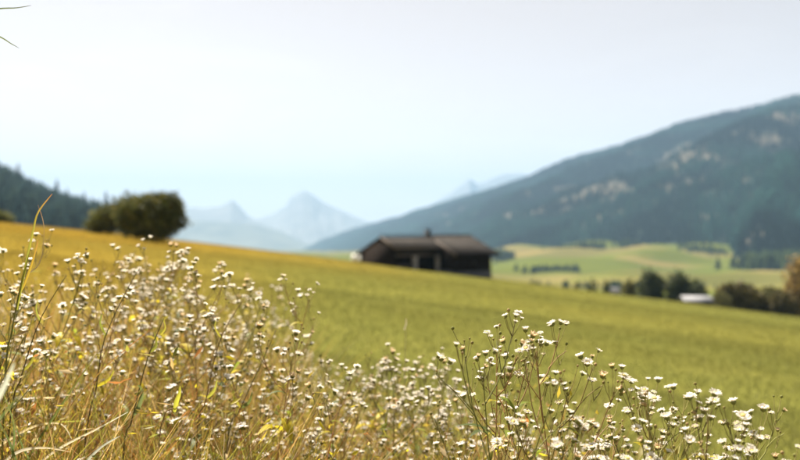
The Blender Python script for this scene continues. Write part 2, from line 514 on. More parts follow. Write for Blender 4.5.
# single spires that stand out of the wood
for u, v_top, y, lab in [(57, 178, 940, 'tallest conifer spire rising out of the wood behind the meadow'),
                         (67, 187, 900, 'conifer spire just right of the tallest one in the wood'),
                         (84, 190, 920, 'broad conifer in the wood, midway between tallest spire and bushes'),
                         (106, 190, 930, 'conifer in the wood nearest above the lower bush'),
                         (122, 195, 930, 'low conifer top showing behind the dark bush at meadow crest'),
                         (18, 162, 880, 'conifer top on the highest left part of the wooded hill')]:
    x = (u - 400) / F * y
    dd = np.hypot(hgrid[..., 0] - x, hgrid[..., 1] - y); i = np.unravel_index(dd.argmin(), dd.shape)
    z0 = hgrid[i][2] - 1
    hh = P(u, v_top, y).z - z0
    root = empty('conifer_tree', (x, y, z0)); tag(root, lab, 'tree', 'spires above the left wood')
    v, f, c = conifers(np.zeros((1, 3)), np.array([hh]), np.array([min(hh * 0.34, 13)]), 7, 9, rng, (0.009, 0.017, 0.010), (0.016, 0.025, 0.012))
    link('crown', mesh_np('crown', v, f, M['conifer'], c), root)
    b = MB(); b.tube([(0, 0, -1), (0, 0, hh * 0.3), (0, 0, hh * 0.9)], [0.5, 0.35, 0.08], 6); b.build('trunk', M['bark'], root)

# ------------------------------------------------------------------ leafy trees and bushes
def leaf_cloud(lobes, n, size, rng, c1, c2, c3=None, shell=0.55):
    """n small leaf-clump faces spread through the volume of the lobes (cx,cy,cz,rx,ry,rz)"""
    lobes = np.array(lobes, float)
    vol = lobes[:, 3] * lobes[:, 4] * lobes[:, 5]
    vol = vol ** 0.7
    li = rng.choice(len(lobes), n, p=vol / vol.sum())
    dirs = rng.normal(size=(n, 3)); dirs /= np.linalg.norm(dirs, axis=1)[:, None]
    rad = (shell + (1 - shell) * rng.random(n)) * (0.88 + 0.24 * fbm(dirs[:, 0] * 3 + li * 7.1, dirs[:, 1] * 3 + dirs[:, 2] * 2.3, 2, 5))
    L = lobes[li]
    knob = fbm(dirs[:, 0] * 4.5 + li * 3.3, dirs[:, 1] * 3.1 + dirs[:, 2] * 4.7 + li, 3, 15)
    rad = rad * (0.60 + 0.84 * knob)
    p = L[:, :3] + dirs * rad[:, None] * L[:, 3:]
    a = rng.normal(size=(n, 3)) * 0.8 + dirs * 0.4; a /= np.linalg.norm(a, axis=1)[:, None]
    t = np.cross(a, rng.normal(size=(n, 3))); t /= np.linalg.norm(t, axis=1)[:, None] + 1e-6
    b = np.cross(a, t)
    s = size * (0.55 + 0.9 * rng.random(n))[:, None]
    v = np.stack([p - t * s, p + b * s * 0.55, p + t * s, p - b * s * 0.55], 1).reshape(-1, 3)
    f = (np.array([(0, 1, 2), (0, 2, 3)])[None] + (np.arange(n) * 4)[:, None, None]).reshape(-1, 3)
    m = fbm(p[:, 0] / (size * 7) + 9, p[:, 2] / (size * 7) + p[:, 1] / (size * 7), 2, 8)[:, None]
    c = np.array(c1)[None] * (1 - m) + np.array(c2)[None] * m
    if c3 is not None:
        q = (rng.random(n) < 0.18)[:, None]; c = np.where(q, np.array(c3)[None], c)
    c = c * (0.7 + 0.6 * rng.random((n, 1)))
    return v, f, np.repeat(c, 4, 0)

def leafy(name, label, cat, loc, lobes, n, size, seed, c1, c2, c3=None, trunk=0.12, group=None):
    rng = np.random.default_rng(seed)
    root = empty(name, loc); tag(root, label, cat, group)
    v, f, c = leaf_cloud(lobes, n, size, rng, c1, c2, c3)
    link('crown', mesh_np('crown', v, f, M['crown'], c), root)
    b = MB()
    zt = max(l[2] for l in lobes)
    b.tube([(0, 0, -0.4), (0.02, 0, zt * 0.35), (0.05, 0.03, zt * 0.7), (0.02, 0, zt)], [trunk, trunk * 0.8, trunk * 0.5, trunk * 0.2], 7)
    for l in lobes:
        q = np.array((0.02, 0, zt * 0.25)); e = np.array(l[:3])
        b.tube([q, (q + e) / 2 + (0, 0, 0.1 * zt), e], [trunk * 0.5, trunk * 0.3, trunk * 0.1], 5)
    b.build('trunk', M['bark'], root)
    return root

def gz(x, y): return float(G(np.array([x]), np.array([y]))[0])

# the dark rounded bush on the crest, and the lower one behind it
y = 57; x = (152 - 400) / F * y
leafy('bush', 'large dark rounded bush on the meadow crest', 'bush', (x, y, gz(x, y)),
      [(0.1, 0, 1.9, 2.0, 1.9, 1.6), (-1.2, -0.2, 1.75, 1.5, 1.5, 1.45), (1.1, 0, 2.0, 1.35, 1.4, 1.5), (0.0, 0.1, 2.75, 1.3, 1.3, 0.8), (1.15, 0, 2.95, 0.95, 0.8, 0.75), (0.3, 0, 3.2, 0.6, 0.6, 0.45), (-1.3, 0.2, 2.3, 1.0, 1, 0.75), (0.5, -0.5, 1.0, 1.5, 1.4, 1.1), (2.0, 0.1, 1.6, 0.75, 0.7, 0.65), (-2.0, 0, 1.9, 0.7, 0.7, 0.6), (1.7, 0, 2.5, 0.6, 0.6, 0.6)],
      11000, 0.13, 1, (0.036, 0.046, 0.010), (0.105, 0.112, 0.022), (0.15, 0.13, 0.03), 0.16)
y = 66; x = (108 - 400) / F * y
leafy('bush', 'lower olive bush peeking out behind the large dark bush', 'bush', (x, y, gz(x, y)),
      [(-0.2, 0, 1.15, 1.5, 1.4, 1.05), (1.0, 0.2, 1.7, 1.9, 1.4, 1.4), (-1.0, 0, 0.8, 0.9, 1.0, 0.8), (2.1, 0, 2.0, 1.9, 1.2, 1.55), (3.2, 0, 2.0, 1.5, 1.2, 1.5)],
      6500, 0.14, 2, (0.046, 0.056, 0.012), (0.112, 0.118, 0.024), (0.14, 0.13, 0.03), 0.12)
y = 96; x = (-2 - 400) / F * y
leafy('bush', 'small pale green shrub at the left end of the crest', 'bush', (x, y, gz(x, y)),
      [(0, 0, 0.8, 1.4, 1.1, 0.8), (0.9, 0, 0.6, 1.0, 0.9, 0.6), (-1.0, 0, 0.9, 1.2, 1, 0.9)], 1800, 0.16, 3, (0.09, 0.10, 0.03), (0.16, 0.17, 0.05), None, 0.08)

DKG = ((0.022, 0.032, 0.012), (0.050, 0.062, 0.020)); OLV = ((0.07, 0.07, 0.02), (0.13, 0.12, 0.035)); BRN = ((0.050, 0.044, 0.014), (0.105, 0.085, 0.026)); ORG = ((0.15, 0.105, 0.032), (0.28, 0.19, 0.06))
def row_tree(u, v_top, wpx, y, cols, seed, label, name='deciduous_tree', cat='tree', n=1800):
    x = (u - 400) / F * y; z0 = gz(x, y) if y < 300 else float(Vz(np.array([x]), np.array([y]))[0])
    h = P(u, v_top, y).z - z0; w = wpx / F * y / 2 * 1.22
    r = random.Random(seed)
    lobes = [(0, 0, h * 0.55, w * 0.8, w * 0.8, h * 0.42)]
    for i in range(7):
        a = i * 2.4 + r.random(); q = 0.45 * w
        zz = h * (0.25 + 0.5 * r.random())
        lobes.append((math.cos(a) * q, math.sin(a) * q, zz, w * (0.4 + 0.2 * r.random()), w * 0.5, h * (0.16 + 0.08 * r.random())))
    lobes.append((r.uniform(-.2, .2) * w, 0, h * 0.80, w * 0.4, w * 0.4, h * 0.19))
    leafy(name, label, cat, (x, y, z0 - 0.2), lobes, n, max(w, h * 0.3) * 0.10, seed, cols[0], cols[1], None, w * 0.09, 'trees behind the meadow crest')

row_tree(534, 276, 12, 150, DKG, 20, 'small dark shrub just right of the barn behind the crest', 'bush', 'bush', 700)
row_tree(577, 281, 9, 180, OLV, 21, 'little olive tree first in the row right of the barn', n=700)
row_tree(592, 277, 12, 175, DKG, 22, 'small dark tree second in the row right of the barn', n=900)
row_tree(606, 277, 9, 185, DKG, 23, 'slim dark tree beside the small pale farmhouse', n=800)
row_tree(629, 276, 17, 172, OLV, 24, 'light olive tree between farmhouse and dark paired trees', n=1200)
row_tree(650, 267, 27, 160, DKG, 25, 'left one of the two large dark trees in the valley row', n=3500)
row_tree(680, 269, 27, 158, DKG, 26, 'right one of the two large dark trees, above the pale shed', n=3500)
row_tree(696, 277, 26, 156, DKG, 27, 'lower dark tree leaning towards the pale roofed shed', n=2500)
row_tree(738, 281, 44, 132, BRN, 28, 'wide brown green bush right of the pale roofed shed', 'bush', 'bush', 4000)
row_tree(720, 289, 22, 128, OLV, 29, 'small olive bush directly beside the pale roofed shed', 'bush', 'bush', 1500)
row_tree(770, 284, 36, 136, OLV, 30, 'yellowish olive bush between brown bush and orange tree', 'bush', 'bush', 3000)
row_tree(806, 250, 44, 140, ORG, 31, 'tall orange brown tree cut by the right picture edge', n=4500)
row_tree(784, 287, 26, 130, BRN, 32, 'low brown bush at the foot of the orange tree', 'bush', 'bush', 2000)
row_tree(840, 262, 50, 138, BRN, 33, 'brown tree beyond the right picture edge', n=2500)

# copses and belts of trees on the far pastures (a few pixels each)
def belt(pts, n, hmin, hmax, wide, label, seed):
    rng = np.random.default_rng(seed)
    pl = resample(np.array([(p[0], p[1], 0) for p in pts], float), 60)
    i = rng.integers(0, 60, n)
    p = pl[i] + np.c_[rng.normal(size=(n, 2)) * wide, np.zeros(n)]
    p[:, 2] = Vz(p[:, 0], p[:, 1]) - 0.5
    h = hmin + (hmax - hmin) * rng.random(n)
    v, f, c = conifers(p, h, h * (0.5 + 0.3 * rng.random(n)), 3, 6, rng, (0.010, 0.018, 0.009), (0.024, 0.034, 0.013))
    o = link('woodland', mesh_np('woodland', v, f, M['conifer'], c)); tag(o, label, 'woodland', kind='stuff')
def at(u, y): return ((u - 400) / F * y, y)
belt([at(524, 1050), at(575, 1120)], 60, 7, 12, 9, 'dark strip of trees on the pasture right of the barn', 1)
belt([at(540, 1650), at(598, 1500)], 110, 10, 18, 14, 'dark wooded bank on the upper pasture', 2)
belt([at(500, 1500), at(506, 1400)], 40, 10, 20, 10, 'dark trees next to the gable end of the barn', 3)
belt([at(620, 1560), at(632, 1480)], 40, 10, 18, 9, 'tongue of conifers reaching down into the middle pasture', 4)
belt([at(690, 1480), at(720, 1380)], 60, 8, 16, 14, 'scrubby trees on the upper right pasture', 5)
belt([at(756, 1060), at(812, 980)], 260, 17, 27, 22, 'dense dark block of conifers at the right edge of the pastures', 6)
belt([at(540, 640), at(700, 610)], 70, 4, 8, 6, 'thin hedge line across the valley floor', 7)

# ------------------------------------------------------------------ the barn
HA = R(33)
hx, hy = P(383, 237, 88)[0], 88.0
hz = gz(4.5, 93)
house = empty('barn', (hx, hy, hz), HA)
tag(house, 'dark timber alpine barn with brown roof at the meadow crest', 'barn')
RH = 4.25; TAN = 0.375
L1, L2 = 6.3, 12.4
b = MB(); b.slab([(-0.3, 0, RH), (L1, 0, RH), (L1, -3.0, RH - 3.0 * TAN), (-0.3, -3.0, RH - 3.0 * TAN)], 0.16); roofA = b.build('roof', M['roof'], house)
b = MB(); b.slab([(L1 - 0.1, 0, RH + 0.12), (L2, 0, RH + 0.12), (L2, -5.5, RH + 0.12 - 5.5 * TAN), (L1 - 0.1, -5.5, RH + 0.12 - 5.5 * TAN)], 0.18); roofB = b.build('roof', M['roof'], house)
b = MB(); b.slab([(L2 - 0.02, 5.6, RH - 5.6 * TAN), (L2 - 0.02, 0.02, RH - 0.01), (-0.3, 0.02, RH - 0.01), (-0.3, 5.6, RH - 5.6 * TAN)][::-1], 0.16); roofC = b.build('roof', M['roof'], house)
# ridge cap, verge and eave boards
b = MB(); b.box(-0.35, L2 + 0.05, -0.13, 0.13, RH + 0.125, RH + 0.21); b.build('ridge_cap', M['roof'], roofB)
def rake(x0, x1, y0, y1, zt, dz0, dz1, name, mat, par):
    b = MB()
    def z(y): return zt - abs(y) * TAN
    v = [(x, y, z(y) + d) for x in (x0, x1) for y in (y0, y1) for d in (dz0, dz1)]
    b.add(v, [(0, 1, 3, 2), (4, 6, 7, 5), (0, 4, 5, 1), (2, 3, 7, 6), (0, 2, 6, 4), (1, 5, 7, 3)])
    return b.build(name, mat, par)
rake(-0.36, -0.30, -3.05, 0, RH, -0.24, 0.03, 'verge_board', M['board'], roofA)
rake(-0.36, -0.30, 0.02, 5.65, RH, -0.24, 0.03, 'verge_board', M['timber'], roofC)
rake(L1 - 0.17, L1 - 0.10, -5.55, -1.6, RH + 0.12, -0.30, 0.04, 'verge_board', M['board'], roofB)
rake(L2, L2 + 0.06, -5.55, 0, RH + 0.12, -0.26, 0.03, 'verge_board', M['timber'], roofB)
b = MB(); b.box(-0.30, L1 - 0.2, -3.06, -3.0, RH - 3 * TAN - 0.26, RH - 3 * TAN + 0.01); b.build('eave_board', M['board'], roofA)
b = MB(); b.box(L1 - 0.09, L2, -5.56, -5.5, RH + .12 - 5.5 * TAN - 0.24, RH + .12 - 5.5 * TAN + 0.01); b.build('eave_board', M['timber'], roofB)
# chimney
b = MB(); b.box(L1 - 0.1, L1 + 0.40, 0.15, 0.60, RH - 0.6, RH + 0.75); ch = b.build('chimney', M['stone'], house)
b = MB(); b.box(L1 - 0.17, L1 + 0.47, 0.08, 0.67, RH + 0.75, RH + 0.83); b.build('chimney_cap', M['timber'], ch)
# walls: gable end, loggia, the forward block on the right
def zroof(y): return RH - 0.18 - abs(y) * TAN
b = MB(); x0, x1 = 0.0, 0.18
pr = [(-2.4, -1.2), (5.0, -1.2), (5.0, zroof(5.0)), (0, zroof(0)), (-2.4, zroof(-2.4))]
v = [(x0, p, q) for p, q in pr] + [(x1, p, q) for p, q in pr]
b.add(v, [(4, 3, 2, 1, 0), (5, 6, 7, 8, 9)] + [(i, (i + 1) % 5, 5 + (i + 1) % 5, 5 + i) for i in range(5)])
b.build('gable_wall', M['timber'], house)
b = MB(); x0, x1 = 11.7, 11.88
pr = [(-4.7, -1.2), (5.0, -1.2), (5.0, zroof(5.0)), (0, zroof(0)), (-4.7, zroof(-4.7))]
v = [(x0, p, q) for p, q in pr] + [(x1, p, q) for p, q in pr]
b.add(v, [(4, 3, 2, 1, 0), (5, 6, 7, 8, 9)] + [(i, (i + 1) % 5, 5 + (i + 1) % 5, 5 + i) for i in range(5)])
b.build('gable_wall', M['timber'], house)
b = MB(); b.box(0.18, 11.7, 4.82, 5.0, -1.5, zroof(5.0) - 0.02); b.build('rear_wall', M['timber'], house)
b = MB(); b.box(0.18, L1 + 0.1, -0.9, -0.74, -1.2, zroof(0.9) - 0.06); b.build('loggia_wall', M['timber'], house)
b = MB(); b.box(0.18, L1 + 0.1, -2.4, -2.22, 2.28, zroof(2.4) - 0.01); b.build('upper_boarding', M['timber'], house)
b = MB(); b.box(0.185, L1 + 0.1, -2.48, -2.20, 2.06, 2.28); b.build('beam', M['board'], house)
for xp, wd in ((2.55, 0.55), (5.75, 0.42)):
    b = MB(); b.box(xp, xp + wd, -2.46, -2.02, -0.6, 2.06); b.build('pillar', M['plaster'], house)
b = MB(); b.box(0.185, 2.55, -2.40, -2.30, 0.95, 1.10); b.build('railing', M['board'], house)
b = MB(); b.box(0.185, 2.55, -2.41, -2.28, -0.8, 0.55); b.build('parapet', M['timber'], house)
b = MB(); b.box(0.0, L1 + 0.1, -2.4, -0.9, -1.2, 0.02); b.build('loggia_floor', M['stone'], house)
b = MB(); b.box(L1 + 0.1, 11.7, -4.7, -4.52, 0.30, zroof(4.7) + 0.05); b.build('front_wall', M['timber'], house)
b = MB(); b.box(L1 + 0.1, L1 + 0.28, -4.52, -0.9, 0.45, zroof(4.7) + 0.05); b.build('side_wall', M['timber'], house)
b = MB(); b.box(L1 + 0.06, 11.92, -4.76, -4.5, -1.4, 0.30); b.build('stone_plinth', M['stone'], house)
b = MB(); b.box(L1 + 0.06, L1 + 0.30, -4.5, -0.9, -1.4, 0.45); b.build('stone_plinth', M['stone'], house)
d = MB(); d.box(8.3, 9.5, -4.74, -4.70, 0.46, 2.0); dr = d.build('door', M['timber'], house)
d = MB(); d.box(9.3, 9.36, -4.80, -4.74, 1.15, 1.35); d.build('handle', M['metal'], dr)

# white wrapped bales on the grass left of the barn
def bale(u, y, r, w, rz, label):
    x = (u - 400) / F * y
    root = empty('wrapped_bale', (x, y, gz(x, y) + r * 0.96), rz); tag(root, label, 'bale', 'white bales beside the barn')
    b = MB(); n = 20
    prof = [(-w / 2, r * 0.35), (-w / 2 - 0.02, r * 0.7), (-w / 2 + 0.06, r * 0.96), (-w * 0.2, r), (w * 0.2, r * 1.01), (w / 2 - 0.06, r * 0.96), (w / 2 + 0.02, r * 0.7), (w / 2, r * 0.35)]
    v = [(px, math.cos(a) * pr, math.sin(a) * pr * 0.96) for px, pr in prof for a in [i / n * 2 * math.pi for i in range(n)]]
    f = [(i * n + j, i * n + (j + 1) % n, (i + 1) * n + (j + 1) % n, (i + 1) * n + j) for i in range(len(prof) - 1) for j in range(n)]
    f += [tuple(range(n))[::-1], tuple(range((len(prof) - 1) * n, len(prof) * n))]
    b.add(v, f); b.build('wrapping', M['white'], root, True)
bale(367.5, 95, 0.52, 1.25, R(10), 'white wrapped bale directly against the barn gable')
bale(357, 96, 0.46, 1.25, R(25), 'white wrapped bale farther out on the crest, away from barn')

# pale roofed shed at the crest on the right
sy = 118; sx = (696 - 400) / F * sy; szz = P(696, 296, sy).z
shed = empty('shed', (sx, sy, szz - 2.3), R(-8)); tag(shed, 'small shed with pale metal roof below the dark trees', 'shed')
b = MB(); b.box(-1.9, 1.9, -1.3, 1.3, -2.5, 1.62); b.build('wall', M['timber'], shed)
b = MB(); b.slab([(-2.2, -1.75, 1.70), (2.2, -1.75, 1.70), (2.2, 0, 2.35), (-2.2, 0, 2.35)], 0.08); rf = b.build('roof', M['metal'], shed)
b = MB(); b.slab([(-2.2, 0.01, 2.35), (2.2, 0.01, 2.35), (2.2, 1.75, 1.70), (-2.2, 1.75, 1.70)], 0.08); b.build('roof', M['metal'], shed)
b = MB(); b.box(-2.25, 2.25, -1.82, -1.76, 1.60, 1.70); b.build('gutter', M['metal'], rf)
for xs in (-2.12, 2.0):
    b = MB(); b.box(xs, xs + 0.12, -1.68, -1.56, -2.5, 1.60); b.build('post', M['board'], shed)

# small pale farmhouse in the valley
fy = 420; fx = (614 - 400) / F * fy; fz = P(614, 294.5, fy).z
fh = empty('farmhouse', (fx, fy, fz - 1.0), R(20)); tag(fh, 'tiny pale farmhouse among the small trees in the valley', 'house')
b = MB(); b.box(-2.6, 2.6, -2.2, 2.2, -9, 3.4); b.build('wall', M['plaster'], fh)
b = MB(); b.slab([(-3, -2.8, 3.3), (3, -2.8, 3.3), (3, 0, 4.7), (-3, 0, 4.7)], 0.15); b.build('roof', M['stone'], fh)
b = MB(); b.slab([(-3, 0.01, 4.7), (3, 0.01, 4.7), (3, 2.8, 3.3), (-3, 2.8, 3.3)], 0.15); b.build('roof', M['stone'], fh)
for wx in (-1.5, 0, 1.5):
    b = MB(); b.box(wx - 0.35, wx + 0.35, -2.24, -2.2, 1.2, 2.3); b.build('window', M['glass'], fh)

# ------------------------------------------------------------------ short grass of the meadow
def blades(x, y, z, hgt, wid, col, rng, lean=0.45, seg=2):
    """grass blades: tapering, bent; seg segments"""
    n = len(x)
    a = rng.random(n) * 6.28; b = rng.random(n) * 6.28
    dx, dy = np.cos(a), np.sin(a)
    bx, by = np.cos(b), np.sin(b)
    ln = lean * (0.3 + rng.random(n))
    vs = np.zeros((n, seg * 2 + 1, 3))
    for i in range(seg):
        q = i / seg
        off = ln * q * q * hgt
        cx = x + bx * off; cy = y + by * off; cz = z + hgt * q * (1 - 0.18 * ln * q)
        ww = wid * (1 - q * 0.55) * 0.5
        vs[:, 2 * i] = np.stack([cx - dx * ww, cy - dy * ww, cz], 1)
        vs[:, 2 * i + 1] = np.stack([cx + dx * ww, cy + dy * ww, cz], 1)
    off = ln * hgt
    vs[:, -1] = np.stack([x + bx * off, y + by * off, z + hgt * (1 - 0.18 * ln)], 1)
    f = []
    for i in range(seg - 1):
        f += [(2 * i, 2 * i + 1, 2 * i + 3), (2 * i, 2 * i + 3, 2 * i + 2)]
    f += [(2 * seg - 2, 2 * seg - 1, 2 * seg)]
    m = seg * 2 + 1
    F_ = (np.array(f)[None] + (np.arange(n) * m)[:, None, None]).reshape(-1, 3)
    return vs.reshape(-1, 3), F_, np.repeat(col, m, 0)

def wedge(n, y0, y1, rng, margin=0.68):
    y = np.sqrt(y0 ** 2 + (y1 ** 2 - y0 ** 2) * rng.random(n))
    x = (rng.random(n) * 2 - 1) * y * margin
    return x, y

rng = np.random.default_rng(77)
parts = []
for n, y0, y1, hh, ww in ((75000, 3.0, 8, 0.060, 0.005), (150000, 8, 20, 0.055, 0.008), (150000, 20, 48, 0.06, 0.016), (110000, 48, 96, 0.06, 0.035)):
    x, y = wedge(n, y0, y1, rng)
    c = meadow_col(x, y) * (0.86 + 0.28 * rng.random((n, 1)))
    h = hh * (0.4 + 0.9 * rng.random(n)) * (0.85 + 0.3 * fbm(x / 1.5, y / 1.5, 2, 9))
    parts.append(blades(x, y, G(x, y) - 0.01, h, ww * (0.7 + 0.6 * rng.random(n)), c, rng, 0.7, 2))
def merge(parts):
    off = 0; V = []; Fs = []; C = []
    for v, f, c in parts:
        V.append(v); Fs.append(f + off); C.append(c); off += len(v)
    return np.concatenate(V), np.concatenate(Fs), np.concatenate(C)
v, f, c = merge(parts)
o = link('grass', mesh_np('grass', v, f, M['grass'], c)); tag(o, 'short mown grass covering the sloping meadow', 'grass', kind='stuff')

# ------------------------------------------------------------------ the flowering bank in front
TOPU = [-200, 0, 40, 110, 160, 200, 240, 285, 302, 312, 335, 400, 440, 462, 480, 495, 520, 565, 598, 615, 650, 690, 720, 760, 800, 1000]
TOPV = [236, 246, 232, 248, 242, 256, 268, 280, 320, 352, 364, 350, 354, 392, 404, 340, 318, 328, 352, 368, 378, 398, 400, 414, 444, 470]
def vtop(u): return np.interp(u, TOPU, TOPV)

# low growth: dry stalks, blades and small leaves between the flower stems
rng = np.random.default_rng(99)
PAL = np.array([(0.48, 0.33, 0.13), (0.38, 0.29, 0.055), (0.27, 0.26, 0.04), (0.34, 0.15, 0.045), (0.46, 0.35, 0.045), (0.17, 0.18, 0.035), (0.55, 0.43, 0.25)])
def pal(n, w, rng):
    i = rng.choice(len(PAL), n, p=np.array(w) / sum(w))
    return PAL[i] * (0.45 + 0.95 * rng.random((n, 1)))
n = 66000
y = 1.15 + 4.0 * rng.random(n) ** 1.15; x = (rng.random(n) * 2 - 1) * y * 0.80
u = 400 + F * x / y
gnd = G(x, y)
top = CZ + (230 - vtop(u)) / F * y - gnd
# the bank thins out towards the mown meadow: nearer edge on the right
edge = np.interp(u, [0, 250, 320, 480, 620, 800], [5.2, 4.6, 3.9, 3.0, 2.0, 1.7])
keep = (rng.random(n) < sstep(edge + 0.5, edge - 0.6, y)) & (top > 0.15)
x, y, gnd, top, u = x[keep], y[keep], gnd[keep], top[keep], u[keep]
h = np.minimum(top, 0.95) * (0.30 + 0.62 * rng.random(len(x)) ** 1.3)
c = pal(len(x), (3, 2.4, 2.2, 3.6, 1.8, 2.2, 1.2), rng)
P1 = blades(x, y, gnd - 0.01, h, 0.0018 + 0.0032 * rng.random(len(x)) ** 2, c, rng, 0.5, 4)
o = link('undergrowth', mesh_np('undergrowth', P1[0], P1[1], M['veg'], P1[2])); tag(o, 'dry tan and olive grass filling the flowering bank', 'undergrowth', kind='stuff')

def bits(x, y, z, ln, wd, col, rng):
    """small pointed leaves at any angle"""
    n = len(x)
    a = rng.normal(size=(n, 3)); a[:, 2] = a[:, 2] * 0.8 + 0.2; a /= np.linalg.norm(a, axis=1)[:, None]
    b = np.cross(a, rng.normal(size=(n, 3))); b /= np.linalg.norm(b, axis=1)[:, None] + 1e-6
    nn = np.cross(a, b)
    p = np.stack([x, y, z], 1); l = ln[:, None]; w = wd[:, None]
    v = np.stack([p, p + a * l * 0.4 + b * w * 0.5 + nn * w * 0.15, p + a * l * 0.45 - nn * w * 0.1, p + a * l * 0.4 - b * w * 0.5 + nn * w * 0.15, p + a * l], 1).reshape(-1, 3)
    f = (np.array([(0, 1, 2), (0, 2, 3), (1, 4, 2), (2, 4, 3)])[None] + (np.arange(n) * 5)[:, None, None]).reshape(-1, 3)
    return v, f, np.repeat(col, 5, 0)
n = len(x); i = rng.choice(n, 34000)
q = 0.35 + 0.65 * rng.random(len(i))
cc = pal(len(i), (2.5, 2, 2.2, 2.6, 2.5, 2.2, 2), rng)
yel = rng.random(len(i)) < 0.20
cc[yel] = np.array((0.56, 0.46, 0.03)) * (0.6 + 0.6 * rng.random((yel.sum(), 1)))
cream = rng.random(len(i)) < 0.16
cc[cream] = np.array((0.72, 0.66, 0.56)) * (0.7 + 0.4 * rng.random((cream.sum(), 1)))
P2 = bits(x[i] + rng.normal(size=len(i)) * 0.03, y[i] + rng.normal(size=len(i)) * 0.03, gnd[i] + h[i] * q, np.where(cream, 0.008, 0.010 + 0.024 * rng.random(len(i)) ** 2), 0.003 + 0.006 * rng.random(len(i)), cc, rng)
o = link('foliage', mesh_np('foliage', P2[0], P2[1], M['leaf'], P2[2])); tag(o, 'small yellow and olive leaves among the flower stems', 'foliage', kind='stuff')

# ---- fleabane: head meshes shared by all plants
def head_meshes(seed, openness, white=(1, 1, 1), thin=1.0):
    r = random.Random(seed)
    RAD = 0.0088
    # ray florets, two rings of narrow ones
    b = MB()
    for n, grow, lift in ((int(30 * thin), 1.0, 0.0), (int(18 * thin), 0.80, 0.35)):
        for i in range(n):
            a = i / n * 6.283 + r.uniform(-.1, .1); el = min(1.35, openness + lift + r.uniform(-.25, .25))
            L = RAD * r.uniform(0.66, 0.92) * grow; w = RAD * 0.13
            ca, sa = math.cos(a), math.sin(a)
            p0 = np.array((ca, sa, 0)) * RAD * 0.34 + np.array((0, 0, 0.0036))
            d1 = np.array((ca * math.cos(el), sa * math.cos(el), math.sin(el)))
            el2 = el - r.uniform(0.2, 0.8); d2 = np.array((ca * math.cos(el2), sa * math.cos(el2), math.sin(el2)))
            s = np.array((-sa, ca, 0))
            m = p0 + d1 * L * 0.6; e = m + d2 * L * 0.4
            g = r.uniform(0.78, 0.88)
            c = (g, g * 0.965, g * 0.90) if r.random() < 0.93 else (g * 0.95, g * 0.85, g * 0.76)
            c = tuple(np.array(c) * np.array(white))
            b.add([p0 - s * w * 0.5, p0 + s * w * 0.5, m + s * w, e + s * w * 0.6, e - s * w * 0.6, m - s * w], [(0, 1, 2, 5), (5, 2, 3, 4)], c)
    pet = b.mesh('ray_florets', M['petal'])
    # yellow disc
    b = MB(); m = 10; v = []; f = []
    for q, (rr, zz) in enumerate(((0.40, 0.0040), (0.36, 0.0054), (0.20, 0.0060), (0.0, 0.0061))):
        for j in range(m):
            a = j / m * 6.283; v.append((math.cos(a) * rr * RAD, math.sin(a) * rr * RAD, zz))
    for q in range(3):
        for j in range(m): f.append((q * m + j, q * m + (j + 1) % m, (q + 1) * m + (j + 1) % m, (q + 1) * m + j))
    b.add(v, f, (0.62, 0.47, 0.14)); disc = b.mesh('disc', M['cup'], True)
    # green involucre
    b = MB(); v = []; f = []
    prof = ((0.08, -0.0016), (0.34, -0.0004), (0.52, 0.0020), (0.47, 0.0050))
    for rr, zz in prof:
        for j in range(m):
            a = j / m * 6.283; v.append((math.cos(a) * rr * RAD, math.sin(a) * rr * RAD, zz))
    for q in range(3):
        for j in range(m): f.append((q * m + j, q * m + (j + 1) % m, (q + 1) * m + (j + 1) % m, (q + 1) * m + j))
    b.add(v, f, (0.15, 0.155, 0.045)); cup = b.mesh('calyx', M['cup'], True)
    return pet, disc, cup
HEADS = [head_meshes(*q) for q in ((1, 0.72), (2, 0.90), (3, 1.05), (4, 0.45), (5, 1.25), (6, 0.25), (7, 1.15, (0.80, 0.66, 0.46), 0.6), (8, 0.6, (0.95, 0.88, 0.80), 0.45))]

def bud_mesh(seed, c):
    b = MB(); v = []; f = []; m = 6
    prof = ((0.0006, 0), (0.0019, 0.0010), (0.0023, 0.0026), (0.0012, 0.0042), (0.0, 0.0046))
    for rr, zz in prof:
        for j in range(m):
            a = j / m * 6.283; v.append((math.cos(a) * rr, math.sin(a) * rr, zz))
    for q in range(4):
        for j in range(m): f.append((q * m + j, q * m + (j + 1) % m, (q + 1) * m + (j + 1) % m, (q + 1) * m + j))
    b.add(v, f, c); return b
def mesh_arrays(me):
    v = np.zeros(len(me.vertices) * 3, np.float32); me.vertices.foreach_get('co', v)
    f = np.array([tuple(p.vertices) for p in me.polygons])
    c = np.zeros(len(me.vertices) * 4, np.float32); me.color_attributes['col'].data.foreach_get('color', c)
    return v.reshape(-1, 3), f, c.reshape(-1, 4)[:, :3]
HEAD_ARR = [[mesh_arrays(m) for m in h] for h in HEADS]
BUD_ARR = []
for cc in ((0.15, 0.15, 0.035), (0.20, 0.16, 0.05), (0.30, 0.21, 0.09)):
    BUD_ARR.append(mesh_arrays(bud_mesh(1, cc).mesh('bud', M['cup'])))

